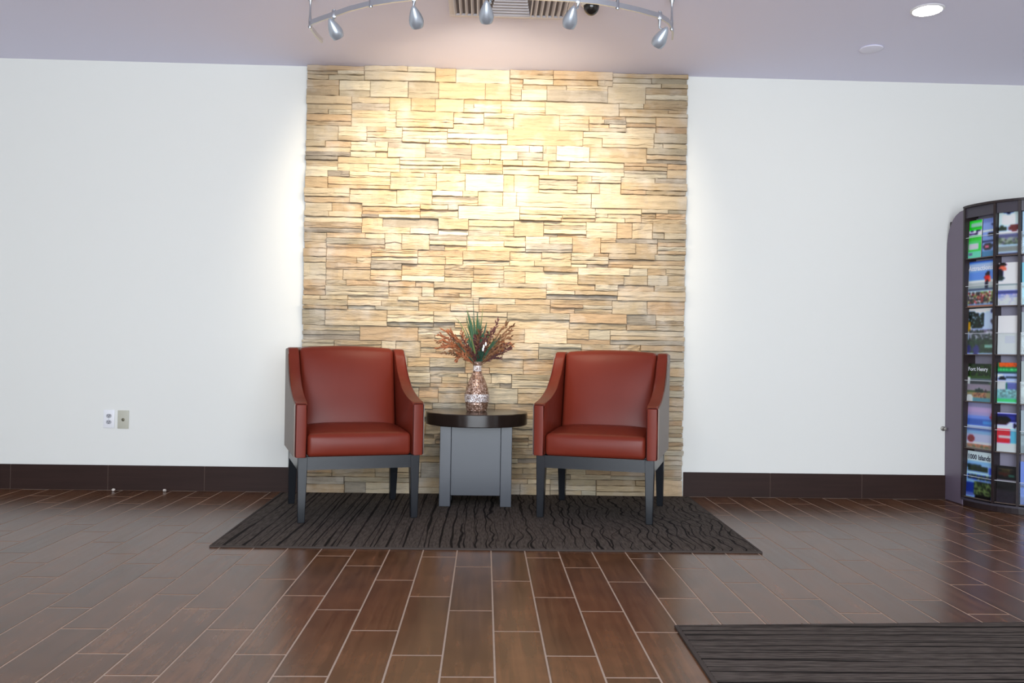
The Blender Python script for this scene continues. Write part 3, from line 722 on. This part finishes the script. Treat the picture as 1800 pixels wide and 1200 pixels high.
# ------------------------------------------------------------------ brochures
def print_mat():
    m, n, l, b = node_mat('glossy print'); at = n.new('ShaderNodeVertexColor'); at.layer_name = 'print'
    l.new(at.outputs[0], b.inputs['Base Color']); b.inputs['Roughness'].default_value = .3; b.inputs['Specular IOR Level'].default_value = .4; return m
M_print = print_mat(); M_paper = mat('paper', (.8, .8, .8), .6)
def canvas(w, h, col): a = np.zeros((h, w, 3)); a[:] = col; return a
def rect(a, x0, y0, x1, y1, col): h, w = a.shape[:2]; a[int(round(y0*h)):int(round(y1*h)), int(round(x0*w)):int(round(x1*w))] = col
def ell(a, cx, cy, rx, ry, col):
    h, w = a.shape[:2]; yy, xx = np.mgrid[0:h, 0:w]; a[(((xx+.5)/w-cx)/rx)**2+(((yy+.5)/h-cy)/ry)**2 < 1] = col
def speck(a, x0, y0, x1, y1, cols, seed, dens=1):
    h, w = a.shape[:2]; rs = random.Random(seed)
    for y in range(int(y0*h), int(y1*h)):
        for x in range(int(x0*w), int(x1*w)):
            if rs.random() < dens: a[y, x] = rs.choice(cols)
def text_obj(s, size, col_m, parent, x, z, yoff, sx=1, bold=.0):
    cu = bpy.data.curves.new('lettering', 'FONT'); cu.body = s; cu.size = size; cu.extrude = .0002; cu.offset = bold; cu.resolution_u = 2
    cu.materials.append(col_m); o = bpy.data.objects.new('lettering', cu); C.objects.link(o); o.parent = parent
    bpy.context.view_layer.update()
    me = bpy.data.meshes.new_from_object(o.evaluated_get(bpy.context.evaluated_depsgraph_get())); bpy.data.objects.remove(o)
    o = bpy.data.objects.new('lettering', me); C.objects.link(o); o.parent = parent
    o.location = (x, yoff, z); o.rotation_euler = (PI/2, 0, 0); o.scale = (sx, 1, 1); o['label'] = 'lettering reading '+s; return o
def brochure(ci, row, img, label, w, h, off=.0, dx=0., group='brochures in the rack', depth=.0, name='brochure'):
    """img: rows top to bottom, sRGB 0..255; local x to the viewer's right, front at -y"""
    a0, a1 = COLS[ci], COLS[ci+1]
    pa, pb = P(RR-.006, a0+1.1), P(RR-.006, a1-1.1); mid = (pa+pb)/2; xd = (pb-pa).normalized()
    nd = Vector((xd.y, -xd.x, 0))
    if nd.dot(mid) < 0: nd = -nd
    img = img.repeat(2, 0).repeat(2, 1).astype(float)      # soften the picture like a printed photograph
    for _ in range(2):
        p = np.pad(img, ((1, 1), (1, 1), (0, 0)), 'edge'); img = (p[:-2, 1:-1]+p[2:, 1:-1]+p[1:-1, :-2]+p[1:-1, 2:]+2*p[1:-1, 1:-1])/6
    H, Wd = img.shape[:2]; T = .004
    bm = bmesh.new(); lay = bm.loops.layers.color.new('print'); tilt = .010
    lin = lambda c: tuple(min(.9, q*1.4) for q in srgb(*[max(0, min(255, q)) for q in c])[:3]) + (1,)
    g = [[bm.verts.new((-w/2+w*i/(Wd-1), tilt*(j/(H-1)-1)+tilt*0, h*(1-j/(H-1)))) for i in range(Wd)] for j in range(H)]
    for j in range(H):
        for i in range(Wd): g[j][i].co.y = tilt*(1-j/(H-1))
    for j in range(H-1):
        for i in range(Wd-1):
            f = bm.faces.new((g[j][i], g[j+1][i], g[j+1][i+1], g[j][i+1]))
            for lp, (jj, ii) in zip(f.loops, ((j, i), (j+1, i), (j+1, i+1), (j, i+1))): lp[lay] = lin(img[jj, ii])
    ring = [g[0][0], g[0][Wd-1], g[H-1][Wd-1], g[H-1][0]]
    top = [g[0][i] for i in range(Wd)]; bot = [g[H-1][i] for i in range(Wd)]; lf = [g[j][0] for j in range(H)]; rt = [g[j][Wd-1] for j in range(H)]
    bl = {}
    def bk(v):
        if v not in bl: bl[v] = bm.verts.new(v.co+Vector((0, T, 0)))
        return bl[v]
    for ed in (top, rt, bot[::-1], lf[::-1]):
        for a, b in zip(ed, ed[1:]):
            f = bm.faces.new((a, b, bk(b), bk(a)))
            for lp in f.loops: lp[lay] = (.8, .8, .8, 1)
    f = bm.faces.new([bk(v) for v in top] + [bk(v) for v in rt[1:]] + [bk(v) for v in bot[::-1][1:]] + [bk(v) for v in lf[::-1][1:-1]])
    for lp in f.loops: lp[lay] = (.8, .8, .8, 1)
    pos = Vector((CX, CY, .001)) + mid - nd*(.0135+depth) + xd*dx + Vector((0, 0, SHELF[row]-.0015+off))
    ang = math.atan2(xd.y, xd.x)
    o = obj(name, bm, M_print, loc=pos); o.rotation_euler = (0, 0, ang)
    return tag(o, label, 'brochure', group)
G = 'brochures in the dark rack'
MW, MH = .212, .282
# wide column, top to bottom
a = canvas(10, 26, (70, 220, 95)); rect(a, .0, .0, 1, .05, (60, 190, 90)); rect(a, .25, .08, .95, .2, (175, 200, 190)); rect(a, 0, .2, .95, .25, (40, 190, 70)); rect(a, 0, .28, 1, .42, (215, 215, 230)); speck(a, .05, .29, .95, .40, [(110, 90, 140), (225, 225, 235), (60, 50, 90)], 2, .6)
rect(a, 0, .42, .8, .52, (70, 205, 80)); rect(a, .1, .62, .85, .78, (225, 205, 230)); rect(a, 0, .55, 1, .61, (120, 235, 150)); rect(a, 0, .8, 1, 1, (150, 240, 195)); rect(a, .1, .86, .35, .93, (150, 150, 180))
brochure(0, 5, a, 'bright green flyer in the top left pocket of the rack', .103, .236, dx=-.053, group=G)
a = canvas(10, 26, (165, 180, 210)); rect(a, 0, 0, 1, .12, (150, 165, 200)); ell(a, .75, .18, .14, .04, (80, 95, 140)); ell(a, .7, .42, .28, .05, (40, 45, 75)); rect(a, 0, .3, 1, .33, (220, 220, 235)); rect(a, 0, .56, 1, .6, (60, 80, 130)); ell(a, .4, .74, .3, .08, (30, 25, 45)); ell(a, .35, .72, .17, .045, (235, 150, 175)); ell(a, .85, .72, .12, .05, (50, 60, 120)); rect(a, 0, .85, 1, 1, (120, 165, 190))
brochure(0, 5, a, 'blue photo flyer behind the bright green flyer in the top pocket', .103, .236, dx=.053, group=G, depth=.006)
a = canvas(22, 28, (150, 180, 220)); rect(a, 0, 0, 1, .05, (60, 120, 180)); rect(a, .05, .07, 1, .22, (185, 195, 225)); rect(a, 0, .25, 1, .44, (140, 170, 215)); rect(a, 0, .44, 1, .47, (225, 230, 235)); rect(a, 0, .47, 1, .6, (190, 195, 195)); rect(a, 0, .6, 1, .63, (90, 105, 140)); rect(a, 0, .63, 1, .7, (205, 220, 225))
ell(a, .71, .29, .055, .045, (15, 18, 45)); ell(a, .71, .39, .10, .075, (205, 55, 35)); ell(a, .79, .41, .05, .05, (235, 160, 140)); ell(a, .69, .53, .045, .09, (40, 40, 90)); speck(a, 0, .70, 1, .95, [(60, 40, 70), (200, 190, 170), (150, 170, 90), (190, 60, 70), (225, 225, 235), (40, 40, 50), (130, 110, 90)], 4); rect(a, 0, .95, 1, 1, (205, 150, 110)); rect(a, 0, .2, .04, .95, (240, 240, 250))
M_tw = mat('white print', (.82, .84, .92), .4); M_tn = mat('navy print', (.012, .014, .05), .4)
b = brochure(0, 4, a, 'pale blue magazine showing a running child in red, second pocket down', MW, MH, group=G, name='magazine')
text_obj('Attractions', .043, M_tw, b, -.100, .224, .0073, .93, .0006)
a = canvas(22, 28, (190, 200, 225)); speck(a, .06, .1, .62, .44, [(40, 62, 55), (30, 50, 40), (70, 95, 80), (55, 80, 60)], 5, .85); ell(a, .45, .02, .4, .08, (215, 222, 240)); rect(a, 0, .3, .12, .5, (205, 180, 80)); ell(a, .92, .06, .1, .06, (80, 80, 110)); ell(a, .95, .3, .12, .08, (120, 120, 125)); rect(a, 0, .46, 1, .48, (210, 210, 210)); speck(a, .1, .48, 1, .68, [(120, 125, 120), (80, 95, 90), (150, 145, 160), (195, 195, 205)], 6); rect(a, 0, .63, .7, .66, (205, 200, 190))
speck(a, 0, .68, 1, .98, [(80, 110, 75), (105, 130, 110), (95, 105, 95)], 8); ell(a, .08, .88, .12, .08, (75, 70, 155)); ell(a, .36, .9, .12, .1, (105, 100, 160)); rect(a, .65, .8, 1, .84, (170, 195, 190))
brochure(0, 3, a, 'magazine with a dark tree against pale sky, third pocket down', MW, MH, group=G, name='magazine')
a = canvas(22, 28, (95, 125, 75)); speck(a, 0, 0, 1, .35, [(70, 100, 45), (45, 75, 40), (110, 140, 70), (60, 85, 50)], 9); rect(a, 0, .34, 1, .37, (205, 225, 205)); rect(a, 0, .37, .14, .58, (220, 228, 225)); rect(a, .14, .38, 1, .5, (135, 145, 155)); rect(a, .14, .48, .9, .55, (85, 92, 100)); rect(a, 0, .55, 1, .72, (175, 165, 175)); ell(a, .53, .72, .16, .06, (25, 75, 60)); ell(a, .8, .73, .07, .04, (90, 75, 85)); rect(a, 0, .76, 1, .88, (175, 165, 135)); speck(a, .3, .76, .85, .9, [(205, 165, 140), (150, 110, 100), (185, 160, 130)], 3); rect(a, 0, .88, 1, 1, (130, 170, 180)); ell(a, .12, .93, .17, .11, (220, 225, 245))
b = brochure(0, 2, a, 'green covered booklet with white script title, fourth pocket down', .178, .232, dx=-.012, group=G)
text_obj('Fort Henry', .034, M_tw, b, -.084, .188, .0080, .95, .0004)
a = canvas(22, 28, (180, 175, 200)); rect(a, 0, 0, 1, .1, (165, 165, 185)); rect(a, 0, .1, 1, .2, (190, 178, 200)); rect(a, 0, .27, 1, .34, (150, 170, 210)); rect(a, 0, .34, 1, .5, (110, 140, 190)); rect(a, .6, .4, 1, .48, (120, 170, 205)); rect(a, 0, .49, 1, .54, (215, 220, 245)); rect(a, 0, .54, 1, .61, (125, 145, 185)); rect(a, 0, .61, 1, .67, (165, 190, 215)); rect(a, 0, .67, 1, .85, (195, 195, 212)); ell(a, .2, .79, .11, .075, (165, 30, 50)); ell(a, .97, .3, .13, .09, (185, 90, 115)); rect(a, 0, .85, 1, .88, (225, 222, 235)); rect(a, 0, .88, 1, 1, (170, 165, 160)); speck(a, .1, .92, 1, .98, [(205, 160, 135), (140, 145, 110), (180, 150, 130)], 7)
brochure(0, 1, a, 'lavender and blue magazine with a dark red dot, fifth pocket down', MW, MH, group=G, name='magazine')
a = canvas(22, 28, (175, 195, 235)); rect(a, 0, 0, 1, .2, (200, 208, 238)); rect(a, 0, .2, 1, .3, (160, 190, 225)); speck(a, .05, .29, .55, .36, [(95, 115, 130), (75, 100, 95)], 2); speck(a, .12, .34, .8, .43, [(65, 90, 50), (85, 105, 70), (70, 85, 85)], 3); rect(a, .8, .33, 1, .46, (90, 125, 205)); rect(a, 0, .46, 1, .49, (195, 215, 235)); speck(a, .1, .5, 1, .63, [(80, 110, 160), (110, 130, 95), (60, 85, 150), (160, 160, 150), (70, 90, 75)], 4); rect(a, 0, .63, 1, .67, (175, 200, 235)); rect(a, 0, .67, .34, .9, (70, 105, 175)); speck(a, .34, .67, 1, .94, [(130, 145, 115), (95, 110, 85), (160, 170, 130), (80, 80, 75)], 5); rect(a, 0, .9, .34, .97, (140, 150, 195)); rect(a, .35, .94, .9, 1, (35, 35, 50))
b = brochure(0, 0, a, 'blue 1000 Islands magazine in the lowest wide pocket', MW, MH, group=G, name='magazine')
text_obj('1000 Islands', .043, M_tn, b, -.093, .233, .0077, .80, .0011)
# narrow column
BW, BH = .106, .232
a = canvas(12, 26, (200, 215, 235)); ell(a, .5, .05, .25, .05, (80, 85, 120)); rect(a, .2, .1, .8, .35, (210, 225, 225)); ell(a, .2, .42, .2, .06, (95, 110, 95)); ell(a, .8, .42, .3, .07, (150, 105, 105)); rect(a, 0, .5, 1, .53, (235, 235, 245)); rect(a, 0, .55, 1, .68, (140, 140, 170)); speck(a, 0, .62, 1, .8, [(150, 160, 145), (185, 190, 180), (120, 130, 115), (170, 165, 190)], 5); rect(a, 0, .8, 1, .93, (170, 172, 170)); rect(a, 0, .95, 1, 1, (90, 70, 95))
brochure(1, 5, a, 'leaflet with a pale sky photo in the top narrow pocket', BW, BH+.04, group=G)
a = canvas(12, 26, (225, 225, 235)); ell(a, .2, .06, .25, .05, (60, 45, 45)); ell(a, .2, .14, .22, .06, (215, 150, 130)); ell(a, .05, .25, .2, .09, (50, 50, 80)); rect(a, .4, .0, 1, .3, (238, 215, 235)); ell(a, .12, .37, .2, .06, (75, 95, 90)); rect(a, 0, .5, 1, .55, (170, 180, 180)); rect(a, 0, .62, 1, .66, (215, 215, 245)); rect(a, 0, .66, 1, .72, (115, 120, 170)); rect(a, 0, .72, 1, .8, (175, 180, 225)); rect(a, 0, .8, 1, 1, (205, 205, 238)); speck(a, .05, .75, 1, .98, [(195, 195, 232), (215, 212, 242), (230, 215, 240)], 6, .6)
brochure(1, 4, a, 'pink and lavender leaflet, second in the narrow column', BW, BH+.025, group=G)
a = canvas(12, 26, (222, 228, 236)); rect(a, 0, .3, 1, .34, (240, 246, 250)); rect(a, .3, .5, .95, .74, (205, 205, 235)); rect(a, 0, .74, 1, .78, (238, 240, 248)); rect(a, 0, .97, 1, 1, (200, 200, 205))
brochure(1, 3, a, 'nearly blank white leaflet, third in the narrow column', BW, BH, group=G)
a = canvas(14, 26, (60, 150, 115)); rect(a, .12, .03, 1, .13, (235, 130, 60)); speck(a, .12, .03, 1, .15, [(235, 130, 60), (240, 145, 65), (180, 130, 80)], 6); rect(a, 0, .17, 1, .22, (95, 185, 140)); speck(a, .2, .17, 1, .22, [(150, 215, 170), (90, 180, 140)], 3); rect(a, 0, .25, 1, .28, (70, 105, 120)); rect(a, 0, .28, 1, .5, (185, 195, 215)); ell(a, .25, .4, .2, .04, (35, 45, 60)); ell(a, .7, .37, .3, .03, (65, 85, 100)); ell(a, .15, .32, .15, .03, (235, 245, 250)); rect(a, 0, .45, .45, .65, (235, 215, 240)); rect(a, .5, .5, 1, .65, (140, 145, 190)); rect(a, .3, .45, 1, .48, (120, 95, 140)); rect(a, 0, .66, 1, .9, (155, 190, 195)); speck(a, .1, .66, 1, .88, [(160, 190, 195), (185, 215, 215), (140, 165, 165)], 8); rect(a, 0, .9, 1, .95, (110, 205, 155)); rect(a, 0, .95, 1, 1, (195, 215, 225))
brochure(1, 2, a, 'leaflet with orange title on green, fourth in the narrow column', BW, BH+.01, group=G)
a = canvas(12, 26, (200, 205, 230)); rect(a, 0, 0, 1, .04, (205, 205, 235)); rect(a, 0, .04, 1, .22, (50, 55, 140)); rect(a, .5, .08, .9, .2, (80, 95, 170)); ell(a, .3, .2, .38, .09, (25, 25, 35)); ell(a, .25, .26, .3, .05, (75, 35, 45)); ell(a, .88, .33, .08, .06, (20, 15, 60)); rect(a, 0, .37, 1, .42, (205, 215, 215)); rect(a, 0, .44, .68, .78, (215, 70, 100)); rect(a, .05, .58, .66, .66, (240, 205, 205)); rect(a, .7, .44, 1, .78, (140, 195, 215)); rect(a, 0, .78, 1, 1, (215, 222, 240)); rect(a, 0, .82, 1, .85, (240, 245, 250))
brochure(1, 1, a, 'leaflet in dark blue with a crimson block, fifth in the narrow column', BW, BH, group=G)
a = canvas(12, 26, (35, 28, 38)); ell(a, .45, .1, .4, .04, (125, 120, 95)); ell(a, .45, .17, .35, .04, (95, 85, 55)); ell(a, .4, .24, .35, .05, (110, 65, 45)); ell(a, .75, .27, .15, .05, (85, 130, 120)); rect(a, 0, .38, 1, .41, (205, 205, 210)); rect(a, 0, .41, 1, .66, (22, 18, 30)); rect(a, 0, .66, 1, 1, (88, 75, 92)); speck(a, .1, .68, .9, .95, [(80, 68, 88), (98, 85, 100), (72, 60, 75)], 9)
b = brochure(1, 0, a, 'black leaflet with pale capitals in the lowest narrow pocket', BW, BH-.015, group=G)
text_obj('HAUNTED', .037, M_tw, b, -.044, .078, .0058, .50, .0003)
# third column: only slivers enter the frame
third = [((185, 200, 210), 'grey blue'), ((150, 195, 205), 'aqua'), ((175, 182, 185), 'pale grey'), ((170, 178, 178), 'stone grey'), ((165, 175, 180), 'silver grey'), ((130, 155, 200), 'sky blue')]
where = ['top', 'second', 'third', 'fourth', 'fifth', 'lowest']
for i, (c, nm) in enumerate(third):
    a = canvas(10, 22, c); rect(a, 0, .25, 1, .28, tuple(min(255, q+40) for q in c)); rect(a, 0, .55, 1, .58, tuple(q*.75 for q in c)); rect(a, 0, .8, 1, 1, tuple(q*.9 for q in c))
    brochure(2, 5-i, a, nm+' leaflet cut by the right edge of the frame, '+where[i]+' of its column', BW, BH+.02, group=G)
